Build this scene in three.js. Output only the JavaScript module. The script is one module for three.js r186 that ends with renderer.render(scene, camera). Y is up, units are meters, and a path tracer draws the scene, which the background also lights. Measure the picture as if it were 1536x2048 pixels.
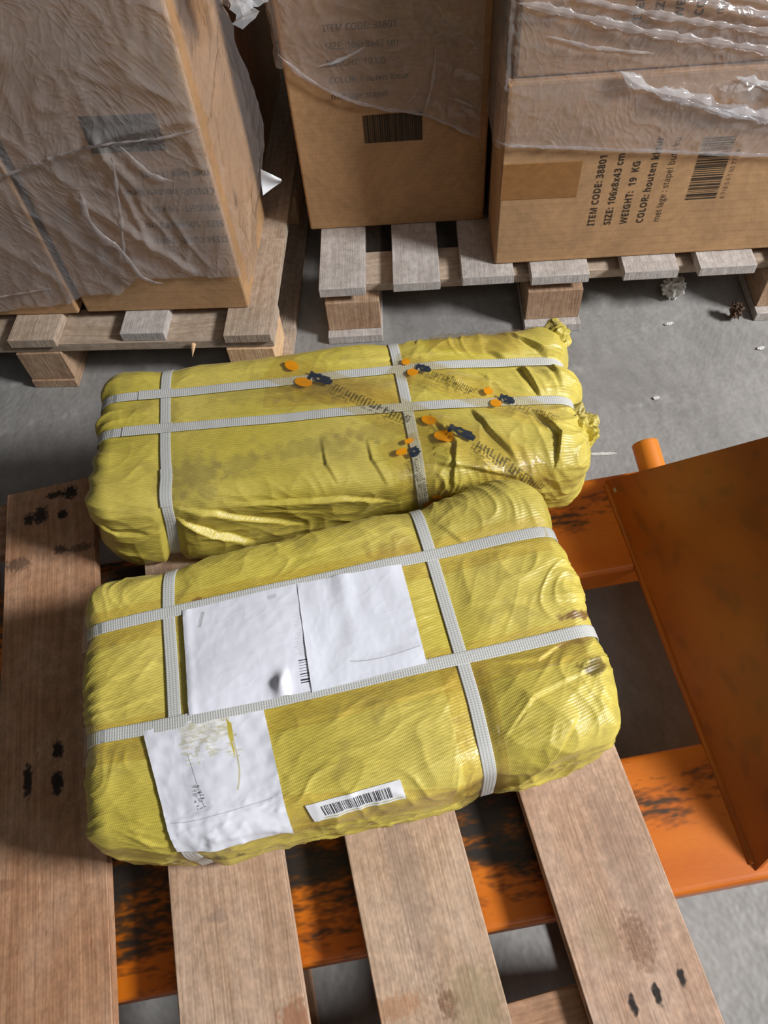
import * as THREE from 'three';
import { RoundedBoxGeometry } from 'three/addons/geometries/RoundedBoxGeometry.js';
import { mergeVertices, mergeGeometries } from 'three/addons/utils/BufferGeometryUtils.js';
import { RectAreaLightUniformsLib } from 'three/addons/lights/RectAreaLightUniformsLib.js';
import { createNoise2D, createNoise3D } from 'simplex-noise';

// ---------------------------------------------------------------- camera, light, exposure
const renderer = new THREE.WebGLRenderer({ antialias: true });
renderer.toneMapping = THREE.LinearToneMapping;
renderer.toneMappingExposure = 1.0;
renderer.shadowMap.enabled = true;
const scene = new THREE.Scene();
scene.background = new THREE.Color(0x000000);
const camera = new THREE.PerspectiveCamera(66.73, 1536 / 2048, 0.05, 40);
camera.position.set(0, 1.25, 0);
camera.setRotationFromMatrix(new THREE.Matrix4().set(
  0.97138, 0.22714, -0.06948, 0,
  -0.06360, 0.53054, 0.84527, 0,
  0.22885, -0.81666, 0.52980, 0,
  0, 0, 0, 1));
RectAreaLightUniformsLib.init();
const KEY_AT = [3.3, 2.75, 0.85], KEY_POWER = 150, KEY_SIZE = [0.85, 0.6];
const FILL_POWER = 1.25;

// ---------------------------------------------------------------- helpers
function rng(seed) { let a = seed >>> 0; return () => { a = (a + 0x6D2B79F5) | 0; let t = Math.imul(a ^ (a >>> 15), 1 | a); t = (t + Math.imul(t ^ (t >>> 7), 61 | t)) ^ t; return ((t ^ (t >>> 14)) >>> 0) / 4294967296; }; }
const n2 = createNoise2D(rng(11)), n3 = createNoise3D(rng(12));
const clamp = (v, a, b) => Math.min(b, Math.max(a, v));
const sstep = (a, b, v) => { const t = clamp((v - a) / (b - a), 0, 1); return t * t * (3 - 2 * t); };
const lerp = (a, b, t) => a + (b - a) * t;
const ridge = (v, p = 2) => Math.pow(1 - Math.min(1, Math.abs(v)), p);
const DEG = Math.PI / 180;
const used = {};
function numbered(name) { const k = used[name] = (used[name] ?? -1) + 1; return k ? `${name}_${String(k).padStart(3, '0')}` : name; }
function thing(name, label, category, [x, y, z] = [0, 0, 0], turn = 0, group) {
  const o = new THREE.Group(); o.name = numbered(name); o.position.set(x, y, z); o.rotation.y = turn;
  o.userData = { label, category }; if (group) o.userData.group = group; scene.add(o); return o;
}
function part(name, geo, mat, parent, label) {
  const m = new THREE.Mesh(geo, mat); m.name = name; m.castShadow = m.receiveShadow = true;
  if (label) m.userData.label = label;
  parent.add(m); return m;
}
function struct(name, geo, mat) { const m = new THREE.Mesh(geo, mat); m.name = name; m.userData.kind = 'structure'; m.castShadow = m.receiveShadow = true; scene.add(m); return m; }
const at = (m, x, y, z) => { m.position.set(x, y, z); return m; };
function dataTex(w, h, fn, srgb = true, repeat = true) {
  const d = new Uint8Array(w * h * 4);
  for (let j = 0; j < h; j++) for (let i = 0; i < w; i++) {
    const c = fn((i + .5) / w, (j + .5) / h); const k = 4 * (j * w + i);
    if (Array.isArray(c)) { d[k] = clamp(c[0], 0, 255); d[k + 1] = clamp(c[1], 0, 255); d[k + 2] = clamp(c[2], 0, 255); d[k + 3] = c.length > 3 ? clamp(c[3], 0, 255) : 255; }
    else { d[k] = d[k + 1] = d[k + 2] = clamp(c * 255, 0, 255); d[k + 3] = 255; }
  }
  const t = new THREE.DataTexture(d, w, h, THREE.RGBAFormat); t.magFilter = THREE.LinearFilter; t.minFilter = THREE.LinearFilter;
  if (repeat) t.wrapS = t.wrapT = THREE.RepeatWrapping;
  if (srgb) t.colorSpace = THREE.SRGBColorSpace; t.needsUpdate = true; return t;
}
function canvasTex(w, h, draw) {
  const c = document.createElement('canvas'); c.width = w; c.height = h; const g = c.getContext('2d'); draw(g, w, h);
  const t = new THREE.CanvasTexture(c); t.colorSpace = THREE.SRGBColorSpace; return t;
}
const mixc = (a, b, t) => [lerp(a[0], b[0], t), lerp(a[1], b[1], t), lerp(a[2], b[2], t)];
// periodic noise on a texture: noise on two circles
const tile = (u, v, f, s) => { const a = u * 2 * Math.PI, b = v * 2 * Math.PI, r = f / (2 * Math.PI); return n3(Math.cos(a) * r + s, Math.sin(a) * r + Math.cos(b) * r * 0.77, Math.sin(b) * r + s * 1.7); };
// metre uv from the way a face points
function metreUV(geo, su = 1, sv = 1, ou = 0, ov = 0) {
  const p = geo.attributes.position, n = geo.attributes.normal, uv = new Float32Array(p.count * 2);
  for (let i = 0; i < p.count; i++) {
    const ax = Math.abs(n.getX(i)), ay = Math.abs(n.getY(i)), az = Math.abs(n.getZ(i)); let u, v;
    if (ay >= ax && ay >= az) { u = p.getX(i); v = p.getZ(i); } else if (ax >= az) { u = p.getY(i); v = p.getZ(i); } else { u = p.getX(i); v = p.getY(i); }
    uv[2 * i] = u * su + ou; uv[2 * i + 1] = v * sv + ov;
  }
  geo.setAttribute('uv', new THREE.BufferAttribute(uv, 2)); return geo;
}

// ---------------------------------------------------------------- materials
// spots: [u, v, ru, rv, strength, colour] in metres across / along
function woodTex(seed, base, dark, light, spots = [], W = 0.16) {
  const o = seed * 13.7;
  return dataTex(192, 1024, (u, v) => {
    const x = u * W, y = v;
    let wx = x;
    for (const s of spots) { const dx = x - s[0], dy = y - s[1]; wx += s[6] ? Math.sign(dx) * s[2] * 0.9 * Math.exp(-(dx * dx) / (s[2] * s[2] * 4) - dy * dy / (s[3] * s[3] * 3)) : 0; }
    const warp = n2(wx * 8 + o, y * 1.3) * 0.02;
    const g1 = n2((wx + warp) * 90 + o, y * 1.1 + o), g2 = n2((wx + warp) * 330 + o, y * 5), g3 = n2(wx * 900, y * 24 + o);
    const blotch = n2(x * 14 + o, y * 7 - o), fine = n2(x * 160 - o, y * 110);
    let c = mixc(base, dark, clamp(0.22 + 0.22 * g1 + 0.10 * g2, 0, 1));
    c = mixc(c, light, clamp(0.18 + 0.3 * blotch + 0.18 * g3, 0, 0.7));
    const k = 1 + 0.05 * fine + 0.06 * n2(x * 45 + o, y * 40);
    c = [c[0] * k, c[1] * k, c[2] * k];
    const scr = n2(x * 60 + y * 25, y * 12 - x * 30 + o); if (scr > 0.72) c = mixc(c, dark, (scr - 0.72) * 1.6);
    for (const s of spots) {
      const dx = (x - s[0]) / s[2], dy = (y - s[1]) / s[3]; const q = Math.sqrt(dx * dx + dy * dy) + 0.3 * n2(x * 130 + o, y * 100);
      if (q < 1.25) { const ring = s[6] ? 0.75 + 0.25 * Math.sin(q * 22) : 1; c = mixc(c, s[5] || [40, 28, 20], s[4] * ring * (1 - sstep(0.6, 1.25, q))); }
    }
    return c;
  });
}
const woodBump = dataTex(128, 512, (u, v) => 0.5 + 0.28 * n2(u * 40, v * 3) + 0.2 * n2(u * 90 + 5, v * 14), false);
woodBump.repeat.set(1, 1);
const M = {};
const std = (o) => new THREE.MeshStandardMaterial(o);
function woodMat(tex, rough = 0.85, color = 0xffffff) { return std({ map: tex, color, roughness: rough, bumpMap: woodBump, bumpScale: 0.0006 }); }
const WB = [196, 164, 138], WD = [144, 108, 80], WL = [210, 182, 160];
const KN = [112, 78, 56], BK = [28, 22, 20], GR = [120, 104, 96];
// foreground slats: v = z + 0.9, u from the slat's left edge
M.slats = [
  woodMat(woodTex(1, WB, WD, WL)),
  woodMat(woodTex(2, [186, 140, 106], [128, 84, 54], [200, 164, 138], [
    [.037, .115, .008, .012, .8, BK], [.056, .111, .011, .018, .8, BK], [.091, .119, .008, .008, .9, BK], [.079, .077, .014, .007, .75, BK], [.104, .079, .012, .012, .85, BK], [.087, .186, .010, .008, .5, BK], [.12, .19, .02, .008, .4, BK], [.02, .195, .02, .012, .4, BK],
    [.081, .505, .007, .012, .85, BK], [.041, .536, .006, .022, .85, BK], [.080, .549, .008, .016, .85, BK], [.015, .66, .014, .008, .4, KN]])),
  woodMat(woodTex(3, WB, [140, 104, 78], WL, [[.055, .757, .012, .008, .35, GR], [.13, .89, .022, .03, .5, [140, 82, 50]]])),
  woodMat(woodTex(4, [198, 168, 142], [152, 120, 96], [212, 186, 164], [[.078, .904, .011, .016, .75, KN, 1], [.022, .895, .03, .012, .6, [176, 122, 84], 1], [.11, .91, .03, .04, .35, [128, 118, 82]], [.065, .75, .02, .14, .25, GR]])),
  woodMat(woodTex(5, [190, 156, 132], [146, 112, 90], [204, 178, 160], [[.079, .895, .018, .03, .6, KN, 1], [.112, .94, .004, .010, .9, BK], [.079, .949, .0045, .011, .9, BK], [.05, .952, .004, .010, .9, BK], [.1, .8, .03, .1, .2, GR], [.04, .88, .02, .03, .3, [150, 130, 96]]])),
];
M.underwood = woodMat(woodTex(6, [168, 128, 98], [112, 78, 54], [186, 154, 130]));
M.block = woodMat(woodTex(7, [176, 130, 92], [116, 80, 54], [190, 150, 118]));
M.farA = woodMat(woodTex(8, [182, 174, 168], [142, 134, 128], [202, 196, 192]));
M.farB = woodMat(woodTex(9, [178, 158, 138], [128, 106, 86], [198, 182, 166]));
M.farBlock = woodMat(woodTex(10, [172, 140, 112], [112, 84, 62], [196, 168, 140], [[.04, .05, .03, .012, .6, BK], [.09, .03, .02, .01, .6, BK]]));
M.fresh = woodMat(woodTex(14, [222, 184, 140], [184, 138, 96], [232, 202, 166]));

const kraftTex = dataTex(512, 512, (u, v) => {
  const a = tile(u, v, 6, 2), b = tile(u, v, 30, 8), f = n2(u * 160, v * 40), fl = Math.sin(v * 2 * Math.PI * 70);
  const k = 1 + 0.05 * a + 0.04 * b + 0.035 * f + 0.012 * fl; return [176 * k, 138 * k, 98 * k];
});
const kraftBump = dataTex(128, 256, (u, v) => 0.5 + 0.25 * Math.sin(v * 2 * Math.PI * 36) + 0.2 * n2(u * 30, v * 30), false);
M.kraft = std({ map: kraftTex, bumpMap: kraftBump, bumpScale: 0.0003, roughness: 0.8 });
M.kraftTape = new THREE.MeshPhysicalMaterial({ color: 0xdac6a6, roughness: 0.3, map: kraftTex });

const filmBump = dataTex(512, 512, (u, v) => {
  const w = tile(u, v, 5, 3) * 0.6; const a = ridge(tile(u + w * .05, v * 1 + w * .08, 9, 5), 4), b = ridge(tile(u, v + w * .1, 20, 9), 5), c = tile(u, v, 45, 4);
  return 0.35 * a + 0.3 * b + 0.12 * c + 0.2;
}, false);
filmBump.repeat.set(2, 2);
M.film = new THREE.MeshPhysicalMaterial({ color: 0xf1eeee, transmission: 0.86, thickness: 0, roughness: 0.1, ior: 1.5, bumpMap: filmBump, bumpScale: 0.0016, side: THREE.DoubleSide });
M.filmMilky = new THREE.MeshPhysicalMaterial({ color: 0xeeeaea, transmission: 0.8, thickness: 0, roughness: 0.12, ior: 1.5, bumpMap: filmBump, bumpScale: 0.0016, side: THREE.DoubleSide });
M.filmSide = new THREE.MeshPhysicalMaterial({ color: 0xf6f4f4, transmission: 0.93, thickness: 0, roughness: 0.08, ior: 1.5, bumpMap: filmBump, bumpScale: 0.0016, side: THREE.DoubleSide });
M.filmFold = new THREE.MeshPhysicalMaterial({ color: 0xe6dedb, transmission: 0.7, thickness: 0, roughness: 0.16, ior: 1.5, side: THREE.DoubleSide });
M.filmGloss = new THREE.MeshPhysicalMaterial({ color: 0xf6f6f8, transmission: 0.72, thickness: 0, roughness: 0.1, ior: 1.5, side: THREE.DoubleSide });
M.filmWhite = new THREE.MeshPhysicalMaterial({ color: 0xf4f6fa, transmission: 0.25, thickness: 0, roughness: 0.25, side: THREE.DoubleSide });
M.clearTape = new THREE.MeshPhysicalMaterial({ color: 0xfffaea, transmission: 0.98, thickness: 0, roughness: 0.05, ior: 1.5, bumpMap: filmBump, bumpScale: 0.0008, side: THREE.DoubleSide });

const floorTex = dataTex(1024, 1024, (u, v) => {
  const x = u * 5, y = v * 5; const a = n2(x * 1.2, y * 1.2), b = n2(x * 5, y * 3 + 7), c = n2(x * 30, y * 12), d = n2(x * 90, y * 60);
  let k = 145 + 8 * a + 8 * b + 6 * c + 6 * d; const sc = n2(x * 3 + 20, y * 14); if (sc > 0.45) k += (sc - 0.45) * 46 * Math.max(0, n2(x * 40, y * 20) + .3);
  return [k * 1.0, k * 0.985, k * 0.965];
});
const floorBump = dataTex(256, 256, (u, v) => 0.5 + 0.2 * tile(u, v, 30, 3) + 0.2 * tile(u, v, 60, 5), false); floorBump.repeat.set(8, 8);
M.floor = std({ map: floorTex, roughness: 0.55, bumpMap: floorBump, bumpScale: 0.0012 });
M.wall = std({ color: 0x565654, roughness: 0.9 });
M.ceiling = std({ color: 0x4a4a48, roughness: 0.9 });

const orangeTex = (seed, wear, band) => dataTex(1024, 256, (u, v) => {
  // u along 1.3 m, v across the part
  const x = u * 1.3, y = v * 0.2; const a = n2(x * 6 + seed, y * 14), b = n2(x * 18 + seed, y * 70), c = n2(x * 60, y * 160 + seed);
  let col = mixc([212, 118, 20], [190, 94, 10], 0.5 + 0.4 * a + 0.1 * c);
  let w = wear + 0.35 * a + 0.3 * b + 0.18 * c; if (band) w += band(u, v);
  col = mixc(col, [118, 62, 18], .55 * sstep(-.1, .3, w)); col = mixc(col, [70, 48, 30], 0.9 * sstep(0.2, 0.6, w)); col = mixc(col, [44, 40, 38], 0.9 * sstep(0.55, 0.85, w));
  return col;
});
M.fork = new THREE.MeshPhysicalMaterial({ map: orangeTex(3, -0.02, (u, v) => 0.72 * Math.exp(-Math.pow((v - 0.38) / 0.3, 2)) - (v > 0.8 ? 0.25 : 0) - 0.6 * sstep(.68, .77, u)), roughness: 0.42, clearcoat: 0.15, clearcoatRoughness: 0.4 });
const plateTex = dataTex(256, 512, (u, v) => {
  const x = u * 0.5, y = v * 0.62; const a = n2(x * 5, y * 5), b = n2(x * 16 + 3, y * 16), c = n2(x * 110, y * 110);
  let col = mixc([180, 96, 8], [156, 74, 4], 0.45 + 0.4 * a + 0.1 * c); col = mixc(col, [96, 56, 14], 0.3 * sstep(0.2, 1.1, b + 0.4 * a)); return col;
});
M.plate = new THREE.MeshPhysicalMaterial({ map: plateTex, roughness: 0.45, clearcoat: 0.2, clearcoatRoughness: 0.35 });
M.orange = new THREE.MeshPhysicalMaterial({ color: 0xd67c22, roughness: 0.45 });
M.steel = std({ color: 0x3c3a38, roughness: 0.4, metalness: 0.8 });
M.rubber = std({ color: 0x1b1b1c, roughness: 0.8 });

const strapBump = dataTex(64, 64, (u, v) => 0.5 + 0.3 * Math.sin(v * 2 * Math.PI * 4) + 0.2 * Math.sin(u * 2 * Math.PI * 4) , false); strapBump.repeat.set(1, 1);
M.strap = new THREE.MeshPhysicalMaterial({ color: 0xc6c6c2, roughness: 0.5, bumpMap: strapBump, bumpScale: 0.0004 });
const paperTex = dataTex(256, 256, (u, v) => { const k = 238 + 3 * n2(u * 9, v * 9) + 2 * n2(u * 80, v * 80); return [k, k, k + 3]; });
const paperBump = dataTex(256, 256, (u, v) => 0.5 + 0.3 * ridge(n2(u * 3, v * 5), 3) + 0.15 * n2(u * 12, v * 9), false);
M.paper = std({ map: paperTex, roughness: 0.7, bumpMap: paperBump, bumpScale: 0.0012, side: THREE.DoubleSide });

// ---------------------------------------------------------------- room
const RX0 = -4.5, RX1 = 4.5, RZ0 = -3.6, RZ1 = 4.5, RH = 4.2;
const roomW = RX1 - RX0, roomD = RZ1 - RZ0, rcx = (RX0 + RX1) / 2, rcz = (RZ0 + RZ1) / 2;
at(struct('floor', metreUV(new THREE.BoxGeometry(roomW + .4, .1, roomD + .4), .2, .2, .13, .07), M.floor), rcx, -.05, rcz);
at(struct('ceiling', new THREE.BoxGeometry(roomW + .4, .1, roomD + .4), M.ceiling), rcx, RH + .05, rcz);
at(struct('wall_back', new THREE.BoxGeometry(roomW + .4, RH, .2), M.wall), rcx, RH / 2, RZ0 - .1);
at(struct('wall_front', new THREE.BoxGeometry(roomW + .4, RH, .2), M.wall), rcx, RH / 2, RZ1 + .1);
at(struct('wall_left', new THREE.BoxGeometry(.2, RH, roomD), M.wall), RX0 - .1, RH / 2, rcz);
at(struct('wall_right', new THREE.BoxGeometry(.2, RH, roomD), M.wall), RX1 + .1, RH / 2, rcz);

// lamps
function panelLamp(name, label, [x, y, z], w, h, target, power, color = 0xffffff) {
  const g = thing(name, label, 'lamp', [x, y, z]);
  g.lookAt(...target);
  const hm = std({ color: 0xc8c8c8, roughness: 0.5 });
  part('housing', new RoundedBoxGeometry(w + .08, h + .08, .06, 2, .012), hm, g).position.z = -.035;
  part('diffuser', new THREE.BoxGeometry(w, h, .008), std({ color: 0xffffff, emissive: color, emissiveIntensity: Math.min(power, 3), roughness: .6 }), g);
  const L = new THREE.RectAreaLight(color, power, w, h); L.position.z = .008; L.rotation.y = Math.PI; g.add(L);
  return g;
}
{
  const g = panelLamp('wall_floodlight', 'large wall floodlight on a bracket beside the right wall', KEY_AT, ...KEY_SIZE, [0, .3, -.4], KEY_POWER);
  const b = part('bracket', new THREE.CylinderGeometry(.03, .03, 1.3, 12), M.steel, g); b.rotation.z = Math.PI / 2; b.rotation.y = 0.32; b.position.set(-.55, 0, -.26);
}
panelLamp('ceiling_panel', 'square ceiling light panel above and behind the photographer', [.6, RH - .06, 2.6], 1.5, 1.5, [.6, 0, 2.601], FILL_POWER);
panelLamp('ceiling_panel', 'square ceiling light panel to the right behind the photographer', [2.8, RH - .06, 2.2], 1.5, 1.5, [2.8, 0, 2.201], FILL_POWER);

// ---------------------------------------------------------------- pallets
function board(w, t, l, variant = 0, bevel = .0018) { return metreUV(new RoundedBoxGeometry(w, t, l, 1, bevel), 1 / .16, 1, variant * .37 + .5, variant * .29 + .45); }
function crossBoard(w, t, l, variant = 0) { const g = board(w, t, l, variant); g.rotateY(Math.PI / 2); return g; }   // runs along x
// foreground pallet standing over the lowered forks; deck top at 0.22
{
  const top = .22, z0 = -.845, z1 = .125, zc = (z0 + z1) / 2, len = z1 - z0;
  const p = thing('wooden_pallet', 'brown wooden pallet over the orange forks with two yellow bundles on it', 'pallet', [-.218, 0, zc]);
  const ox = -.218, slats = [[-.729, -.587], [-.509, -.368], [-.294, -.151], [-.073, .069], [.153, .292]];
  slats.forEach(([a, b], i) => {
    const g = new RoundedBoxGeometry(b - a, .022, len, 1, .002); metreUV(g, 1 / .16, 1, (b - a) / 2 / .16, zc + .9);
    const s = part('slat', g, M.slats[i], p); s.position.set((a + b) / 2 - ox, .209, 0); s.rotation.z = [.004, -.006, .004, 0, -.005][i]; 
  });
  const runs = [[z1 - .055, .1], [zc + .0, .1], [z0 + .05, .1]];
  runs.forEach(([z, w], i) => at(part('stringer_board', crossBoard(w, .0215, 1.02, i), M.underwood, p), 0, .1872, z - zc));
  for (const x of [-.455, 0, .455]) {
    runs.forEach(([z], i) => at(part('block', board(.1, .1535, .1, i + x), M.block, p), x, .0992, z - zc));
    at(part('bottom_board', board(.1, .0215, len, x + 2), M.underwood, p), x, .0112, 0);
  }
}
// pallet carrying the left cartons; origin at the right front corner of its deck, x to the right
const LP = thing('wooden_pallet', 'wooden pallet with widely spaced slats under the wrapped cartons at left', 'pallet', [-.032, 0, -1.16], -15 * DEG);
{
  [[-.097, 0], [-.312, -.22], [-.545, -.446], [-.76, -.665], [-.98, -.885]].forEach(([a, b], i) => {
    at(part('slat', board(b - a, .022, 1.1, i + 1), i % 2 ? M.farA : M.farB, LP), (a + b) / 2, .133, -.55 + (i === 1 ? -.012 : 0));
  });
  for (const z of [-.055, -.55, -1.045]) at(part('stringer_board', crossBoard(.1, .0215, .98, z * 3), M.farB, LP), -.49, .1112, z - .004);
  for (const x of [-.052, -.5, -.93]) for (const z of [-.06, -.55, -1.04]) at(part('block', board(.098, .0775, .11, x + z), x > -.2 ? M.fresh : M.farBlock, LP), x, .0612, z);
  for (const x of [-.052, -.5, -.93]) at(part('bottom_board', board(.098, .0215, 1.1, x), x > -.2 ? M.farB : M.farBlock, LP), x + (x > -.2 ? .02 : 0), .0112, -.55);
  const sp = new THREE.ConeGeometry(.006, .03, 5); sp.rotateX(1.9); at(part('splinter', sp, M.fresh, LP), -.165, .112, .008);
}
// pallet carrying the middle and right cartons; origin at its left front corner
const RP = thing('wooden_pallet', 'pale grey wooden pallet under the middle and right cartons', 'pallet', [.084, 0, -1.257], -12.5 * DEG);
{
  [[0, .097], [.154, .252], [.297, .404], [.438, .556], [.625, .735], [.776, .89], [.94, 1.05]].forEach(([a, b], i) => {
    at(part('slat', board(b - a, .022, 1.1, i + 3), M.farA, RP), (a + b) / 2, .133, -.55 + [0, -.004, -.01, 0, .002, .002, 0][i]);
  });
  for (const z of [-.085, -.55, -1.045]) at(part('stringer_board', crossBoard(.1, .0215, 1.05, z * 5), M.farB, RP), .525, .1112, z);
  for (const x of [.065, .493, .985]) for (const z of [-.06, -.55, -1.04]) at(part('block', board(.115, .0775, .11, x + z), M.farBlock, RP), x, .0612, z);
  for (const x of [.065, .493, .985]) at(part('bottom_board', board(.12, .0215, 1.115, x), M.farA, RP), x, .0112, -.5425);
}

// ---------------------------------------------------------------- cartons
function carton(owner, label, [x0, x1], [y0, y1], [zf, depth], group) {
  const w = x1 - x0, h = y1 - y0, v = new THREE.Vector3((x0 + x1) / 2, y0, zf - depth / 2).applyAxisAngle(new THREE.Vector3(0, 1, 0), owner.rotation.y).add(owner.position);
  const c = thing('cardboard_box', label, 'box', [v.x, v.y, v.z], owner.rotation.y, group);
  const g = metreUV(new RoundedBoxGeometry(w, h, depth, 3, .005), 1.6, 1.6, x0 * 3.1, y0 * 1.7 + x1); g.translate(0, h / 2, 0);
  part('body', g, M.kraft, c);
  return { c, w, h, d: depth };
}
const printMat = (tex, o = {}) => std({ map: tex, transparent: true, roughness: 0.85, ...o });
// print on the front: centre (x,y) from the box's left bottom front corner
function frontPrint(b, name, tex, x, y, w, h) { const m = part(name, new THREE.PlaneGeometry(w, h), printMat(tex), b.c); m.position.set(-b.w / 2 + x, y, b.d / 2 + .0006); return m; }
function barcode(g, x, y, w, h, seed, vertical, col = '#2a2119') {
  const r = rng(seed); g.fillStyle = col; let q = 0; const len = vertical ? h : w;
  while (q < len - 4) { const b = 2 + Math.floor(r() * 3.2) * 2; if (vertical) g.fillRect(x, y + q, w, Math.min(b, len - q)); else g.fillRect(x + q, y, Math.min(b, len - q), h); q += b + 2 + Math.floor(r() * 3) * 2; }
}
const L1 = carton(LP, 'cardboard box behind clear film, its bright right side facing the gap', [-.393, -.052], [.144, .9], [-.075, .3]);
const L2 = carton(LP, 'wrapped cardboard box at the far left edge, cut off by the frame', [-.8, -.409], [.144, .9], [-.072, .3]);
const L3 = carton(LP, 'shaded cardboard box tucked behind the left wrapped box', [-.42, -.075], [.144, .9], [-.385, .55]);
const Mb = carton(RP, 'middle dark cardboard box set back from its neighbour, wide barcode on front', [-.023, .355], [.144, .9], [-.19, .5]);
const R1 = carton(RP, 'lower right cardboard box with sideways lettering and barcode', [.366, 1.06], [.144, .521], [-.044, .56]);
const R2 = carton(RP, 'upper right cardboard box stacked under stretch film', [.38, 1.06], [.523, .92], [-.054, .55]);
// left and middle boxes carry the same print; the left one stands upside down
const uprightPrint = canvasTex(512, 512, (g, w, h) => {
  g.fillStyle = 'rgba(46,34,22,.9)'; g.font = '34px sans-serif'; ['ITEM CODE: 38801', 'SIZE: 106x8x43 cm', 'WEIGHT: 19 KG', 'COLOR: houten kleur', 'met lage stapel'].forEach((t, i) => g.fillText(t, 40, 40 + i * 66));
  g.fillStyle = 'rgba(52,40,26,.5)'; g.fillRect(160, 380, 250, 125); barcode(g, 160, 380, 250, 125, 9, false, 'rgba(44,33,22,.85)');
});
frontPrint(L1, 'printing', uprightPrint, .228, .29, .262, .262).rotation.z = Math.PI;
frontPrint(Mb, 'printing', uprightPrint, .18, .31, .235, .235);
// right box: lettering turned a quarter, reading upward
const sideways = (g, w, h) => {
  g.save(); g.translate(0, h); g.rotate(-Math.PI / 2); g.fillStyle = 'rgba(48,38,30,.92)'; g.font = 'bold 44px sans-serif';
  ['ITEM CODE: 38801', 'SIZE: 106x8x43 cm', 'WEIGHT:  19  KG', 'COLOR: houten kleur', 'met lage : stapel bute ku'].forEach((t, i) => { g.font = `${i < 4 ? 'bold ' : ''}${i < 4 ? 42 : 38}px sans-serif`; g.fillText(t, 6, 52 + i * 74, h - 10); });
  g.restore();
  barcode(g, 440, 100, 135, 300, 21, true, 'rgba(40,34,28,.95)');
  g.save(); g.translate(612, 402); g.rotate(-Math.PI / 2); g.font = '26px sans-serif'; g.fillStyle = 'rgba(60,46,34,.8)'; g.fillText('8 718 5 6 1 03 77 2 4', 0, 0, 290); g.restore();
};
frontPrint(R1, 'printing', canvasTex(640, 512, sideways), .305, .189, .272, .218);
frontPrint(R2, 'printing', canvasTex(640, 512, sideways), .305, .185, .272, .218);
{ const m = part('packing_tape', new RoundedBoxGeometry(.145, .075, .0012, 1, .0005), M.kraftTape, R1.c, 'brown patch of packing tape'); m.position.set(-R1.w / 2 + .075, .19, R1.d / 2 + .0003); m.rotation.z = -.02; }

// ---------------------------------------------------------------- stretch film
// plan: [x, z] points of the wrap in the pallet's frame; lower(t, x) and upper give its edges; ridges(t, y) shapes it
function filmSheet(owner, plan, lower, upper, shape, nu = 240, nv = 110) {
  const pts = [], seg = []; let total = 0;
  for (let i = 0; i < plan.length - 1; i++) { const d = Math.hypot(plan[i + 1][0] - plan[i][0], plan[i + 1][1] - plan[i][1]); seg.push([total, d]); total += d; }
  const where = (t) => {
    const q = t * total; let i = seg.findIndex(([a, d]) => q <= a + d); if (i < 0) i = seg.length - 1;
    const f = (q - seg[i][0]) / seg[i][1], a = plan[i], b = plan[i + 1], dx = (b[0] - a[0]) / seg[i][1], dz = (b[1] - a[1]) / seg[i][1];
    return [lerp(a[0], b[0], f), lerp(a[1], b[1], f), -dz, dx];
  };
  const smooth = (t) => { let r = [0, 0, 0, 0], n = 0; for (let k = -3; k <= 3; k++) { const w = where(clamp(t + k * .004 / total * 1.2, 0, 1)); for (let j = 0; j < 4; j++) r[j] += w[j]; n++; } const l = Math.hypot(r[2], r[3]); return [r[0] / n, r[1] / n, r[2] / l, r[3] / l]; };
  const pos = [], uv = [], idx = [];
  for (let i = 0; i <= nu; i++) {
    const t = i / nu, [x, z, nx, nz] = smooth(t), lo = lower(x, t, z), hi = upper;
    for (let j = 0; j <= nv; j++) {
      const y = lerp(lo, hi, j / nv), d = shape(x, y, t, z, y - lo);
      pos.push(x + nx * d, y, z + nz * d); uv.push(t * total, y);
    }
  }
  for (let i = 0; i < nu; i++) for (let j = 0; j < nv; j++) { const a = i * (nv + 1) + j, b = a + nv + 1; idx.push(a, b, a + 1, b, b + 1, a + 1); }
  const g = new THREE.BufferGeometry(); g.setAttribute('position', new THREE.Float32BufferAttribute(pos, 3)); g.setAttribute('uv', new THREE.Float32BufferAttribute(uv, 2)); g.setIndex(idx); g.computeVertexNormals(); return g;
}
const crumple = (x, y, s, ax, ay) => { const w = n2(x * 5 + s, y * 5) * .4; return ridge(n2(x * ax + w + s, y * ay - w), 3) * .6 + ridge(n2(x * ax * 2.3 - s, y * ay * 2.1 + w), 4) * .4; };
function lineRidge(x, y, x0, y0, x1, y1, w) { const dx = x1 - x0, dy = y1 - y0, l2 = dx * dx + dy * dy, t = clamp(((x - x0) * dx + (y - y0) * dy) / l2, 0, 1), d = Math.hypot(x - x0 - dx * t, y - y0 - dy * t); return Math.exp(-d * d / (w * w)); }
const along = (pts) => (x) => { if (x <= pts[0][0]) return pts[0][1]; for (let i = 1; i < pts.length; i++) if (x <= pts[i][0]) return lerp(pts[i - 1][1], pts[i][1], (x - pts[i - 1][0]) / (pts[i][0] - pts[i - 1][0])); return pts[pts.length - 1][1]; };
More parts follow.
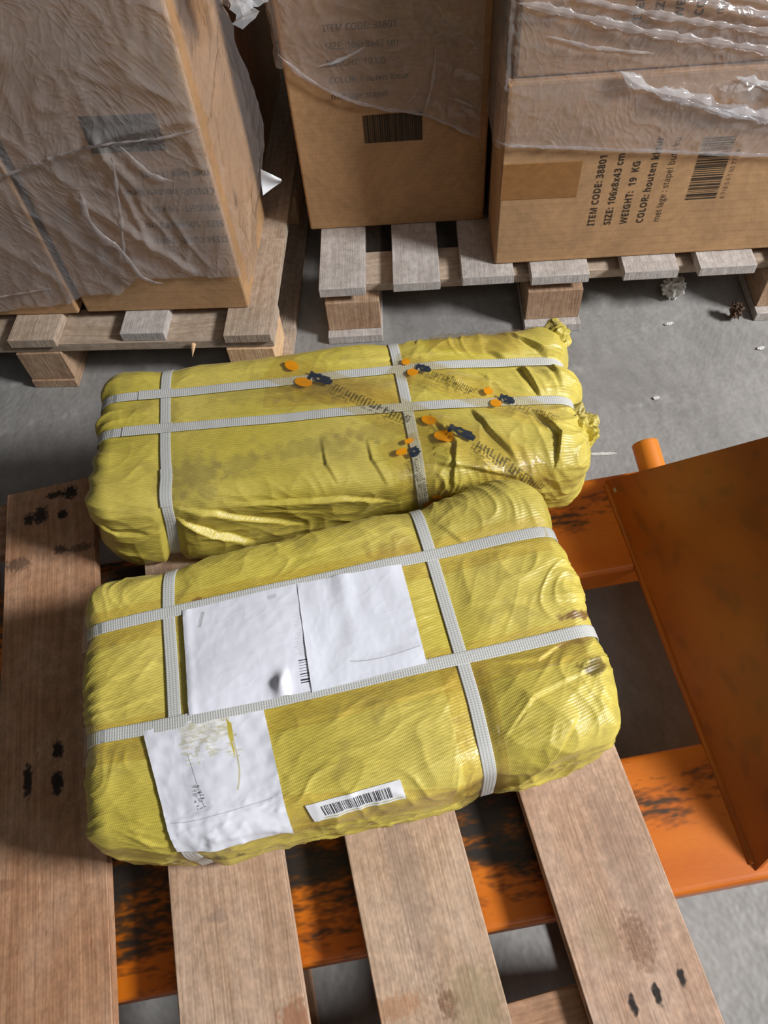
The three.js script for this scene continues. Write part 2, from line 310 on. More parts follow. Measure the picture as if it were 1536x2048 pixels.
// gathered fold of film: a flattened, slightly lumpy roll along points [x, y] at depth z
function filmFold(owner, pts, z, rad, mat, seed = 1, flat = .45) {
  const curve = new THREE.CatmullRomCurve3(pts.map(([x, y, dz = 0]) => new THREE.Vector3(x, y, z + dz)), false, 'centripetal'), n = Math.max(24, Math.ceil(curve.getLength() / .004));
  const g = new THREE.TubeGeometry(curve, n, rad, 8, false), p = g.attributes.position;
  for (let i = 0; i <= n; i++) { const c = curve.getPointAt(i / n), e = Math.min(1, Math.min(i, n - i) / 6 + .08), k = e * (.75 + .45 * n2(i * .09 + seed * 9, seed)); for (let j = 0; j <= 8; j++) { const q = i * 9 + j; p.setXYZ(q, c.x + (p.getX(q) - c.x) * k, c.y + (p.getY(q) - c.y) * k * (1 + .3 * n2(i * .3, j + seed)), c.z + (p.getZ(q) - c.z) * k * flat + .0015 * n2(i * .12, seed + 3)); } }
  g.computeVertexNormals(); return part('film_fold', g, mat, owner);
}
const LF = thing('stretch_film', 'milky crumpled stretch film wrapped round the left cartons', 'plastic film', [LP.position.x, 0, LP.position.z], LP.rotation.y);
const leftShape = (x, y, t, z) => {
  let d = .003 + .006 * crumple(x + z, y, 4, 4, 3.4);
  d += .008 * lineRidge(x, y, -.42, .47, -.22, .53, .006) + .008 * lineRidge(x, y, -.22, .53, -.06, .555, .006) + .006 * lineRidge(x, y, -.23, .53, -.19, .44, .01) + .006 * lineRidge(x, y, -.3, .42, -.22, .34, .008) + .007 * lineRidge(x, y, -.22, .34, -.14, .25, .008) + .005 * lineRidge(x, y, -.22, .5, -.2, .3, .006);
  if (z < -.075) d += .03 * sstep(-.1, -.24, z) * Math.exp(-Math.pow((y - .42) / .13, 2)) + .004 * sstep(-.09, -.2, z) + .006 * lineRidge(z, y, -.08, .55, -.26, .64, .008) + .006 * lineRidge(z, y, -.26, .64, -.34, .5, .008);
  return d;
};
part('film_sheet', filmSheet(LF, [[-.86, -.068], [-.06, -.07], [-.044, -.074]],
  ((f) => (x) => f(x) + .004 * n2(x * 22, 3))(along([[-.9, .162], [-.564, .166], [-.42, .178], [-.366, .202], [-.299, .2], [-.255, .24], [-.058, .236]])), .92, leftShape, 200, 110), M.filmMilky, LF);
part('film_sheet', filmSheet(LF, [[-.044, -.074], [-.038, -.1], [-.036, -.3]],
  (x, t, z) => lerp(.195, .36, sstep(-.12, -.28, z)) + .02 * n2(z * 14, 8), .92, leftShape, 90, 110), M.filmSide, LF);
filmFold(LF, [[-.62, .44], [-.414, .471], [-.322, .499], [-.264, .513], [-.201, .523], [-.107, .53], [-.045, .542]], -.0585, .0032, M.filmFold, 1);
filmFold(LF, [[-.186, .518], [-.152, .466], [-.114, .449]], -.0585, .006, M.filmFold, 2, .3);
filmFold(LF, [[-.286, .438], [-.293, .388], [-.282, .344], [-.262, .32], [-.235, .243], [-.2, .229]], -.0585, .006, M.filmFold, 3, .3);
filmFold(LF, [[-.205, .501], [-.23, .395], [-.26, .286]], -.0585, .004, M.filmFold, 4, .3);
filmFold(LF, [[-.86, .18], [-.6, .2], [-.43, .225]], -.059, .003, M.filmFold, 5);
{ // loose bunch of film hanging in the gap, and a torn white scrap
  const rb = rng(77), sheets = [];
  for (let k = 0; k < 9; k++) {
    const w = .04 + .035 * rb(), h = .07 + .06 * rb(), pg = new THREE.PlaneGeometry(w, h, 9, 14), p = pg.attributes.position, o = k * 7.1;
    for (let i = 0; i < p.count; i++) { const x = p.getX(i), y = p.getY(i); p.setXYZ(i, x * (1 - .3 * Math.abs(n2(y * 20, o))) + .008 * n2(y * 40, o), y + .006 * n2(x * 60, o + 3), .022 * n2(x * 26 + o, y * 18) + .01 * n2(x * 70, y * 60 + o)); }
    pg.rotateY(rb() * 3.1); pg.rotateZ((rb() - .5) * .9); pg.translate((rb() - .5) * .05, (rb() - .5) * .09 + .02, (rb() - .5) * .05); sheets.push(pg.toNonIndexed());
  }
  const g = mergeGeometries(sheets); g.computeVertexNormals();
  at(part('loose_bunch', g, M.filmGloss, LF, 'crumpled bunch of loose film'), .058, .72, -.14);
  const s = new THREE.PlaneGeometry(.036, .045, 10, 10), q = s.attributes.position;
  for (let i = 0; i < q.count; i++) { const x = q.getX(i), y = q.getY(i), f = (x + .018) / .036; q.setXYZ(i, x, y * (1 - .85 * f) + .004, .006 * Math.sin(y * 90 + x * 60)); }
  s.computeVertexNormals(); const m = part('torn_scrap', s, M.filmWhite, LF, 'torn scrap of film'); m.position.set(.03, .375, -.15); m.rotation.set(-.5, .35, 0);
}
const midHem = along([[-.029, .529], [.018, .482], [.093, .435], [.148, .416], [.233, .396], [.339, .342]]);
const MF = thing('stretch_film', 'clear wrinkled stretch film over the top half of the middle box', 'plastic film', [RP.position.x, 0, RP.position.z], RP.rotation.y);
part('film_sheet', filmSheet(MF, [[-.034, -.6], [-.032, -.2], [-.022, -.184], [.343, -.184]],
  (x, t, z) => z < -.186 ? .5 + .06 * sstep(-.2, -.5, z) : midHem(x) + .003 * n2(x * 30, 1),
  .91, (x, y, t, z, up) => .002 + .006 * crumple(x + z, y, 9, 8, 12) + .005 * Math.exp(-up / .01) + .006 * lineRidge(x, y, .265, .39, .285, .52, .005), 160, 90), M.film, MF);
filmFold(MF, [[-.026, .527], [.018, .482], [.093, .436], [.148, .417], [.233, .397], [.339, .343]], -.177, .0045, M.filmFold, 6, .4);
filmFold(MF, [[.254, .522], [.248, .461], [.231, .404]], -.177, .004, M.filmFold, 7, .4);
filmFold(MF, [[.04, .5], [.09, .512], [.13, .53]], -.177, .003, M.filmGloss, 8);
filmFold(MF, [[.27, .43], [.3, .42], [.335, .4]], -.177, .003, M.filmFold, 9);
const RF = thing('stretch_film', 'clear stretch film with long diagonal folds over the right cartons', 'plastic film', [RP.position.x, 0, RP.position.z], RP.rotation.y);
part('film_sheet', filmSheet(RF, [[.356, -.36], [.357, -.06], [.366, -.04], [1.075, -.038]],
  (x, t, z) => z < -.045 ? .405 : .417 - .115 * (x - .366) + .0015 * n2(x * 14, 2),
  .93, (x, y, t, z, up) => {
    const side = z < -.045;
    let d = .002 + .004 * crumple(x * .7 + z, y, 15, 5, 16);
    if (!side) d += lerp(0, -.01, sstep(.475 - .05 * sstep(.7, 1, x), .53, y)) + .003;
    const dg = y + .26 * x; for (const [k, a, w] of [[.795, .008, .006], [.815, .006, .005], [.838, .006, .006], [.87, .007, .007], [.9, .006, .006]]) d += a * Math.exp(-Math.pow((dg - k) / w, 2)) * sstep(.5, .56, y);
    if (!side) d += .017 * sstep(.52, .72, x) * Math.exp(-Math.pow((y - (.492 - .085 * (x - .6) + .006 * n2(x * 9, 3))) / .017, 2)) * (.55 + .45 * n2(x * 22, 7));
    d += .0035 * Math.exp(-up / .006);
    return d;
  }, 260, 130), M.film, RF);

filmFold(RF, [[.372, .647], [.408, .638], [.586, .589], [.783, .546], [.95, .505]], -.0405, .0075, M.filmFold, 11, .35);
filmFold(RF, [[.45, .652], [.484, .641], [.628, .606], [.773, .576], [.95, .535]], -.0405, .007, M.filmFold, 12, .35);
filmFold(RF, [[.6, .648], [.668, .628], [.764, .601], [.95, .56]], -.0405, .006, M.filmFold, 13, .35);
filmFold(RF, [[.42, .595], [.5, .572], [.6, .555]], -.0405, .0035, M.filmFold, 14, .35);
filmFold(RF, [[.352, .4205, -.012], [.372, .417, .0], [.449, .408], [.62, .389], [.844, .364], [1.05, .338]], -.0345, .003, M.filmFold, 15, .5);
filmFold(RF, [[.547, .536], [.603, .503], [.683, .482], [.73, .462], [.818, .44], [.95, .41]], -.031, .012, M.filmGloss, 16, .7);
filmFold(RF, [[.62, .488], [.683, .472], [.74, .452], [.8, .436]], -.029, .007, M.filmGloss, 17, .7);
filmFold(RF, [[.74, .512], [.798, .494], [.9, .47]], -.033, .009, M.filmGloss, 18, .7);

// ---------------------------------------------------------------- pallet truck
{
  const T = thing('pallet_truck', 'orange hand pallet truck with its forks under the near pallet', 'pallet truck', [.433, 0, -.339], -4 * DEG);
  const FY = .172;
  for (const s of [1, -1]) {   // the fork: pressed channel with rounded edges and tapered tip
    const sh = new THREE.Shape(), w = .0865, t = .052, r = .009, k = .006;
    sh.moveTo(-w, -t); sh.lineTo(-w, -r); sh.quadraticCurveTo(-w, 0, -w + r, 0); sh.lineTo(w - r, 0); sh.quadraticCurveTo(w, 0, w, -r); sh.lineTo(w, -t); sh.lineTo(w - k, -t); sh.lineTo(w - k, -r - k); sh.lineTo(-w + k, -r - k); sh.lineTo(-w + k, -t); sh.closePath();
    const g = new THREE.ExtrudeGeometry(sh, { depth: 1.24, bevelEnabled: false, steps: 40, curveSegments: 5 }); g.rotateY(-Math.PI / 2);
    const p = g.attributes.position, uv = new Float32Array(p.count * 2);
    for (let i = 0; i < p.count; i++) {
      let x = p.getX(i) + .16, y = p.getY(i), z = p.getZ(i); const tip = sstep(-.85, -1.08, x); z *= 1 - .35 * tip; y = y * (1 - .3 * tip) - .01 * tip;
      uv[2 * i] = (x + 1.08) / 1.3; uv[2 * i + 1] = .5 + (Math.abs(y) < .012 ? z / .18 * .9 : Math.sign(z) * (.46));
      p.setXYZ(i, x, y, z);
    }
    g.setAttribute('uv', new THREE.BufferAttribute(uv, 2)); g.computeVertexNormals();
    const f = part('fork', g, M.fork, T); f.position.set(0, FY, s * .2225);
    for (const dx of [-.86, -.78]) { const w2 = new THREE.CylinderGeometry(.04, .04, .07, 28); w2.rotateX(Math.PI / 2); at(part('load_roller', w2, M.rubber, f), dx, -FY + .04, 0); }
    const link = new RoundedBoxGeometry(.09, .12, .05, 2, .006); at(part('roller_arm', link, M.steel, f), -.82, -.08, 0);
  }
  // sloping frame plate between the fork heels: wider at the foot than at the head
  const hw0 = .299, rise = .24, lean = .7, tap = .5;
  const pl = (dn) => { // quad grid on the sloped plane, dn along its normal
    const n = new THREE.Vector3(-1, lean, 0).normalize(); return (u, v) => [lean * rise * v + n.x * dn, rise * v + n.y * dn, (u * 2 - 1) * (hw0 - tap * rise * v)];
  };
  const NU = 24, NV = 16, pos = [], uv = [], idx = [];
  for (const [dn, flip] of [[0.004, 0], [-.004, 1]]) { const f = pl(dn), o = pos.length / 3; for (let i = 0; i <= NU; i++) for (let j = 0; j <= NV; j++) { pos.push(...f(i / NU, j / NV)); uv.push(j / NV, i / NU); } for (let i = 0; i < NU; i++) for (let j = 0; j < NV; j++) { const a = o + i * (NV + 1) + j, b = a + NV + 1; flip ? idx.push(a, a + 1, b, b, a + 1, b + 1) : idx.push(a, b, a + 1, b, b + 1, a + 1); } }
  const half = (NU + 1) * (NV + 1), rim = []; for (let j = 0; j <= NV; j++) rim.push(j); for (let i = 1; i <= NU; i++) rim.push(i * (NV + 1) + NV); for (let j = NV - 1; j >= 0; j--) rim.push(NU * (NV + 1) + j); for (let i = NU - 1; i >= 0; i--) rim.push(i * (NV + 1));
  for (let k = 0; k < rim.length - 1; k++) { const a = rim[k], b = rim[k + 1]; idx.push(a, b, a + half, b, b + half, a + half); }
  const g = new THREE.BufferGeometry(); g.setAttribute('position', new THREE.Float32BufferAttribute(pos, 3)); g.setAttribute('uv', new THREE.Float32BufferAttribute(uv, 2)); g.setIndex(idx);
  const ng = g.toNonIndexed(); ng.computeVertexNormals();
  at(part('frame_plate', ng, M.plate, T), .002, FY - .004, 0);
  // weld bead along the foot of the plate
  const bead = new THREE.CylinderGeometry(.006, .006, .58, 10); bead.rotateX(Math.PI / 2); at(part('weld_seam', bead, M.plate, T), 0, FY - .002, 0);
  for (const s of [-1, 1]) {   // gusset plates behind, closing the frame
    const sh = new THREE.Shape(); sh.moveTo(.02, -.05); sh.lineTo(.16, -.05); sh.lineTo(.175, rise - .03); sh.lineTo(lean * rise - .004, rise - .025); sh.closePath();
    const e = new THREE.ExtrudeGeometry(sh, { depth: .008, bevelEnabled: false }); at(part('gusset', e, M.orange, T), .01, FY, s * .135 - .004);
  }
  const pump = new THREE.CylinderGeometry(.05, .05, .34, 24); at(part('pump_cylinder', pump, M.steel, T), .26, .27, 0);
  at(part('base_frame', new RoundedBoxGeometry(.16, .05, .42, 3, .008), M.orange, T), .18, .15, 0);
  for (const s of [-1, 1]) { const w = new THREE.CylinderGeometry(.09, .09, .05, 32); w.rotateX(Math.PI / 2); at(part('steer_wheel', w, M.rubber, T), .26, .09, s * .07); }
  const pin = new THREE.CylinderGeometry(.0205, .0205, .06, 28); pin.rotateX(Math.PI / 2); const pn = at(part('pivot_pin', mergeGeometries([pin.toNonIndexed(), (() => { const e = new THREE.TorusGeometry(.0185, .002, 8, 28); e.translate(0, 0, -.03); return e.toNonIndexed(); })()]), M.orange, T, 'round orange pin end'), .062, .221, -.29); pn.rotation.x = .25;
  const till = new THREE.CylinderGeometry(.016, .016, .95, 18); const tl = at(part('tiller', till, M.orange, T), .37, .86, 0); tl.rotation.z = -.22;
  const bolt = new THREE.CylinderGeometry(.006, .006, .012, 6); at(part('bolt', bolt, std({ color: 0xb9b39a, roughness: .5 }), T), .01, FY + .005, -.272);
}

// ---------------------------------------------------------------- yellow bundles
const weave = (a, b) => { const t = dataTex(128, 128, (u, v) => 0.5 + 0.36 * Math.sin((u * a + v * b) * 2 * Math.PI) + 0.14 * Math.sin((u * 9 - v * 2) * 2 * Math.PI), false); t.repeat.set(55, 55); return t; };
function makeBundle(c) {
  const { L, D, Hh, r } = c, N3 = createNoise3D(rng(c.seed)), N2 = createNoise2D(rng(c.seed + 1)), ha = D / 2 - r, hy = Hh - r;
  const B = thing('woven_bundle', c.label, 'parcel', c.at, c.turn);
  const arc = r * Math.PI / 2;
  // (x, s): s runs round the section from the middle of the top, + towards the front
  const sOf = (y, z) => { // y from base 0..Hh
    const sg = z < 0 ? -1 : 1, az = Math.abs(z); if (az <= ha) return sg * (y > Hh / 2 ? az : 2 * ha + 2 * arc + (Hh - 2 * r) - az);
    if (y > hy) return sg * (ha + r * Math.atan2(az - ha, y - hy)); if (y < r) return sg * (ha + arc + (Hh - 2 * r) + r * Math.atan2(r - y, az - ha)); return sg * (ha + arc + hy - y);
  };
  const ref = (x, s) => { // point and normal on the tight section
    const sg = s < 0 ? -1 : 1, t = Math.abs(s), body = Hh - 2 * r; let z, y, nz, ny;
    if (t < ha) { z = t; y = Hh; nz = 0; ny = 1; } else if (t < ha + arc) { const f = (t - ha) / r; nz = Math.sin(f); ny = Math.cos(f); z = ha + r * nz; y = hy + r * ny; }
    else if (t < ha + arc + body) { z = D / 2; y = hy - (t - ha - arc); nz = 1; ny = 0; } else if (t < ha + 2 * arc + body) { const f = (t - ha - arc - body) / r; nz = Math.cos(f); ny = -Math.sin(f); z = ha + r * nz; y = r + r * ny; } else { z = Math.max(0, 2 * ha + 2 * arc + body - t); y = 0; nz = 0; ny = -1; }
    return [new THREE.Vector3(x, y, sg * z), new THREE.Vector3(0, ny, sg * nz)];
  };
  const crossX = (i, s) => typeof c.cross[i] === 'function' ? c.cross[i](s) : c.cross[i][0] + c.cross[i][1] * s, lenZ = (i, x) => c.len[i][0] + c.len[i][1] * x;
  const strapDist = (p, s) => {
    let d = 1; for (let i = 0; i < c.cross.length; i++) d = Math.min(d, Math.abs(p.x - crossX(i, clamp(s, -.3, .3))));
    for (let i = 0; i < c.len.length; i++) if (p.y > Hh - .02 || p.y < .02 || Math.abs(p.x) > L / 2 - .03) d = Math.min(d, Math.abs(p.z - lenZ(i, p.x)));
    return d;
  };
  const flatMask = (x, s) => { let m = 0; for (const [x0, x1, s0, s1] of c.flats) { const e = .012; m = Math.max(m, sstep(x0 - e, x0 + e, x) * (1 - sstep(x1 - e, x1 + e, x)) * sstep(s0 - e, s0 + e, s) * (1 - sstep(s1 - e, s1 + e, s))); } return m; };
  function folds(x, s) { // overlapping laps of cloth: a step down across a line
    let d = 0;
    for (const f of c.folds) {
      let best = 1e9, side = 0, tt = 0; const n = f.p.length - 1;
      for (let k = 0; k < n; k++) { const [ax, as] = f.p[k], [bx, bs] = f.p[k + 1], dx = bx - ax, ds = bs - as, l2 = dx * dx + ds * ds, t = clamp(((x - ax) * dx + (s - as) * ds) / l2, 0, 1), ex = x - ax - dx * t, es = s - as - ds * t, q = Math.hypot(ex, es); if (q < best) { best = q; side = dx * es - ds * ex; tt = (k + t) / n; } }
      const taper = Math.sin(Math.PI * clamp(tt, 0, 1)) ** .7;
      const sd = side < 0 ? best : -best, m = sstep(-.0025, .0025, sd); d += f.h * taper * (m * Math.exp(-Math.max(0, sd) / f.w) - (1 - m) * .5 * Math.exp(-Math.max(0, -sd) / (f.w * .5)));
    }
    return d;
  }
  function disp(p, n, s) {
    const x = p.x, ds = strapDist(p, s), fm = flatMask(x, s);
    const free = sstep(.006, .03, ds) * (1 - .85 * fm);
    const end = sstep(L / 2 - .07, L / 2 - .005, Math.abs(x)), side = sstep(.02, .8, 1 - n.y);
    let d = .0035 * N3(x * 5, p.y * 6, p.z * 6);
    d += (1 - fm * .5) * .0045 * (sstep(.0, .05, ds) - .55);
    const wx = .5 * N2(x * 7, s * 7), ang = c.grain(x, s), ca = Math.cos(ang), sa = Math.sin(ang), a = x * ca + s * sa, b = -x * sa + s * ca;
    const w1 = ridge(N2(a * 4 + wx, b * 17 + wx * 1.5 + 5), 2.6) - .35, w2 = ridge(N2(a * 8 - wx + 9, b * 36 + wx), 3) - .3, w3 = N2(a * 40, b * 110);
    const amp = c.amp(x, s);
    d += free * amp * (.0015 * w1 + .0005 * w2 + .00012 * w3);
    d += free * .0012 * amp * (ridge(N3(x * 11, p.y * 11, p.z * 11 + 3), 4) - .2);
    if (end > 0) { const th = Math.atan2(p.y - Hh / 2, p.z); d += end * c.endAmp * (.005 * (ridge(N3(Math.cos(th) * 3, Math.sin(th) * 3, x * 4), 2) - .4) + .0018 * N3(p.y * 22, p.z * 22, x * 6)) * lerp(.35, 1, sstep(.006, .02, ds)); }
    d += side * .0022 * (ridge(N2(x * 8, p.y * 20 + 4), 2.5) - .3) * free;
    d += folds(x, s) * lerp(.25, 1, sstep(.005, .016, ds));
    for (const [bx, by, bz, rad, h] of c.bumps) { const q = ((x - bx) ** 2 + (p.y - by) ** 2 + (p.z - bz) ** 2) / (rad * rad); if (q < 6) d += h * Math.exp(-q) * lerp(.3, 1, sstep(.004, .02, ds)); }
    return d;
  }
  const warp = (v) => { // plan of the real parcel: corners drawn in, sides slightly bowed
    const u = v.x / (L / 2), w = v.z / (D / 2); v.z *= 1 - c.pinch[0] * Math.max(0, u) ** 4 - c.pinch[1] * Math.max(0, -u) ** 4; v.x *= 1 - c.pinch[2] * Math.max(0, w) ** 4 - c.pinch[3] * Math.max(0, -w) ** 4;
    if (c.cut) { v.z -= c.cut[0] * sstep(.6, 1, -u) * Math.max(0, w); v.x -= c.cut[1] * sstep(.5, 1, w) * Math.max(0, u) ** 2; } v.y = Math.max(.0006 + .0004 * Math.abs(Math.sin(v.x * 50)), v.y); if (c.sag) v.y = Math.max(.0008, v.y - c.sag(v.x, v.z) * clamp(v.y / Hh, 0, 1)); return v;
  };
  const surf = (x, s, off = 0) => { const [p, n] = ref(x, s); const k = disp(p, n, s) + off; return warp(p.addScaledVector(n, k)); };
  // cloth
  const bg = new THREE.BoxGeometry(L, Hh, D, c.res[0], c.res[1], c.res[2]); bg.deleteAttribute('uv'); bg.deleteAttribute('normal'); bg.clearGroups();
  const g = mergeVertices(bg, 1e-6), P = g.attributes.position, uv = new Float32Array(P.count * 2), q = new THREE.Vector3(), cc = new THREE.Vector3(), nn = new THREE.Vector3();
  for (let i = 0; i < P.count; i++) {
    q.fromBufferAttribute(P, i); cc.set(clamp(q.x, -L / 2 + r, L / 2 - r), clamp(q.y, -Hh / 2 + r, Hh / 2 - r), clamp(q.z, -D / 2 + r, D / 2 - r)); nn.copy(q).sub(cc).normalize(); q.copy(cc).addScaledVector(nn, r); q.y += Hh / 2;
    const s = sOf(q.y, q.z); uv[2 * i] = q.x + Math.sign(q.x) * Math.abs(nn.x) * (Hh - q.y) * .6 + .5; uv[2 * i + 1] = s + .5;
    q.addScaledVector(nn, disp(q, nn, s)); warp(q); P.setXYZ(i, q.x, q.y, q.z);
  }
  g.setAttribute('uv', new THREE.BufferAttribute(uv, 2)); g.computeVertexNormals();
  part('woven_cloth', g, c.cloth, B);
  // straps: flat band with real thickness, run along a closed line of points
  function band(pts, nrm, width, thick, closed = true) {
    const n = pts.length, pos = [], uvs = [], idx = []; let run = 0; const T = new THREE.Vector3(), W = new THREE.Vector3();
    for (let i = 0; i < n; i++) {
      const a = pts[closed ? (i - 1 + n) % n : Math.max(0, i - 1)], b = pts[closed ? (i + 1) % n : Math.min(n - 1, i + 1)]; T.copy(b).sub(a).normalize(); W.copy(nrm[i]).cross(T).normalize(); const N = T.clone().cross(W).normalize();
      if (i) run += pts[i].distanceTo(pts[i - 1]);
      for (const [w, h, u] of [[-.5, .35, 0], [-.42, 1, .05], [.42, 1, .95], [.5, .35, 1], [.5, -1, 1], [-.5, -1, 0]]) { const v = pts[i].clone().addScaledVector(W, w * width).addScaledVector(N, h * thick / 2); pos.push(v.x, v.y, v.z); uvs.push(u, run / .012); }
    }
    const m = closed ? n : n - 1; for (let i = 0; i < m; i++) for (let k = 0; k < 6; k++) { const a = i * 6 + k, b = i * 6 + (k + 1) % 6, c2 = ((i + 1) % n) * 6 + k, d = ((i + 1) % n) * 6 + (k + 1) % 6; idx.push(a, c2, b, b, c2, d); }
    const bgm = new THREE.BufferGeometry(); bgm.setAttribute('position', new THREE.Float32BufferAttribute(pos, 3)); bgm.setAttribute('uv', new THREE.Float32BufferAttribute(uvs, 2)); bgm.setIndex(idx); bgm.computeVertexNormals(); return bgm;
  }
  const soften = (pts, k, closed = true) => { for (; k--;) { const o = pts.map((p) => p.clone()), n = pts.length; for (let i = 0; i < n; i++) { if (!closed && (i === 0 || i === n - 1)) continue; pts[i].copy(o[i]).multiplyScalar(2).add(o[(i + 1) % n]).add(o[(i - 1 + n) % n]).multiplyScalar(.25); } } return pts; };
  const SW = .0158, half = 2 * ha + 2 * arc + (Hh - 2 * r);
  c.cross.forEach((_, i) => {
    const n = 220, pts = [], nr = []; for (let k = 0; k < n; k++) { const s = -half + 2 * half * (k + .5) / n, x = crossX(i, clamp(s, -.3, .3)), [, nv] = ref(x, s); pts.push(surf(x, s, .0022 + (c.strapLift || 0))); nr.push(nv); }
    part('strap', band(soften(pts, 6), nr, SW, .0012), M.strap, B);
  });
  const lens = (i) => { // loop in the x-y plane
    const pts = [], nr = [], hx = L / 2 - r, seg = []; const body = Hh - 2 * r;
    const add = (x, y, nx, ny) => seg.push([x, y, nx, ny]);
    for (let k = 0; k <= 100; k++) add(lerp(-hx, hx, k / 100), Hh, 0, 1); for (let k = 1; k < 10; k++) { const f = k / 10 * Math.PI / 2; add(hx + r * Math.sin(f), hy + r * Math.cos(f), Math.sin(f), Math.cos(f)); } for (let k = 0; k <= 10; k++) add(L / 2, hy - body * k / 10, 1, 0);
    for (let k = 1; k < 10; k++) { const f = k / 10 * Math.PI / 2; add(hx + r * Math.cos(f), r - r * Math.sin(f), Math.cos(f), -Math.sin(f)); } for (let k = 0; k <= 100; k++) add(lerp(hx, -hx, k / 100), 0, 0, -1); for (let k = 1; k < 10; k++) { const f = k / 10 * Math.PI / 2; add(-hx - r * Math.sin(f), r - r * Math.cos(f), -Math.sin(f), -Math.cos(f)); }
    for (let k = 0; k <= 10; k++) add(-L / 2, r + body * k / 10, -1, 0); for (let k = 1; k < 10; k++) { const f = k / 10 * Math.PI / 2; add(-hx - r * Math.cos(f), hy + r * Math.sin(f), -Math.cos(f), Math.sin(f)); }
    for (const [x, y, nx, ny] of seg) { const z = lenZ(i, x), p = new THREE.Vector3(x, y, z), n = new THREE.Vector3(nx, ny, 0), s = sOf(y, z); p.addScaledVector(n, disp(p, n, s) + .0034); warp(p); pts.push(p); nr.push(n); }
    return [pts, nr];
  };
  c.len.forEach((_, i) => { const [pts, nr] = lens(i); part('strap', band(soften(pts, 8), nr, SW, .0012), M.strap, B); });
  // sheets laid on the cloth: corners in (x, s), clockwise from back left
  const sheet = (name, q4, off, mat, label, nx = 40, ns = 40, extra, parent = B) => {
    const pos = [], uvs = [], idx = [];
    for (let i = 0; i <= nx; i++) for (let j = 0; j <= ns; j++) {
      const u = i / nx, v = j / ns, x = lerp(lerp(q4[0][0], q4[1][0], u), lerp(q4[3][0], q4[2][0], u), v), s = lerp(lerp(q4[0][1], q4[1][1], u), lerp(q4[3][1], q4[2][1], u), v);
      const e = extra ? extra(u, v) : 0, e2 = Array.isArray(e) ? e : [e, 0, 0]; const p = surf(x + e2[1], s + e2[2], off + e2[0]); pos.push(p.x, p.y, p.z); uvs.push(u, 1 - v);
    }
    for (let i = 0; i < nx; i++) for (let j = 0; j < ns; j++) { const a = i * (ns + 1) + j, b = a + ns + 1; idx.push(a, a + 1, b, b, a + 1, b + 1); }
    const sg = new THREE.BufferGeometry(); sg.setAttribute('position', new THREE.Float32BufferAttribute(pos, 3)); sg.setAttribute('uv', new THREE.Float32BufferAttribute(uvs, 2)); sg.setIndex(idx); sg.computeVertexNormals();
    return part(name, sg, mat, parent, label);
  };
  const strip = (name, p0, p1, w, off, mat, label, parent = B, n = 60) => { const dx = p1[0] - p0[0], ds = p1[1] - p0[1], l = Math.hypot(dx, ds), px = ds / l * w / 2, ps = -dx / l * w / 2; return sheet(name, [[p0[0] + px, p0[1] + ps], [p1[0] + px, p1[1] + ps], [p1[0] - px, p1[1] - ps], [p0[0] - px, p0[1] - ps]], off, mat, label, n, 14, null, parent); };
  const seal = (kind, i, c0, len) => { // overlap of the strap ends
    const pts = [], nr = []; for (let k = 0; k <= 20; k++) { const f = (k / 20 - .5) * len; if (kind === 'cross') { const s = c0 + f, x = crossX(i, s); pts.push(surf(x, s, .0034)); nr.push(ref(x, s)[1]); } else { const x = c0 + f, z = lenZ(i, x); pts.push(surf(x, z, .0046)); nr.push(new THREE.Vector3(0, 1, 0)); } }
    part('strap_overlap', band(soften(pts, 4, false), nr, SW * 1.12, .001, false), M.strap, B);
  };
  return { B, surf, sheet, strip, seal, band };
}
// cloth colour: woven yellow with dirt where the photograph shows it. stains: [x, s, rx, rs, strength, colour]
function clothTex(seed, stains) {
  const o = seed * 7.3;
  return dataTex(1024, 1024, (u, v) => {
    const x = u - .5, s = v - .5; const a = n2(x * 4 + o, s * 4), b = n2(x * 18 + o, s * 30), f = n2(x * 60, s * 420 + o), t = n2(x * 300, s * 300);
    const k = 1 + .035 * a + .025 * b + .05 * f + .02 * t; let c = [206 * k, 188 * k, (88 + 8 * a) * k];
    const grime = n2(x * 9 - o, s * 11) + .5 * n2(x * 31, s * 37 + o); if (grime > .55) c = mixc(c, [150, 134, 74], .3 * sstep(.55, 1.1, grime));
    for (const q of stains) { const dx = (x - q[0]) / q[2], ds = (s - q[1]) / q[3], e = Math.sqrt(dx * dx + ds * ds) + .5 * n2(x * 40 + o, s * 40) + .2 * n2(x * 150, s * 150); if (e < 1.2) c = mixc(c, q[5] || [112, 92, 58], q[4] * (1 - sstep(.4, 1.2, e))); }
    return c;
  });
}
const clothMat = (tex, w) => new THREE.MeshPhysicalMaterial({ map: tex, bumpMap: w, bumpScale: .00032, roughness: .37, sheen: .2, sheenRoughness: .5, sheenColor: new THREE.Color(1, .95, .6) });

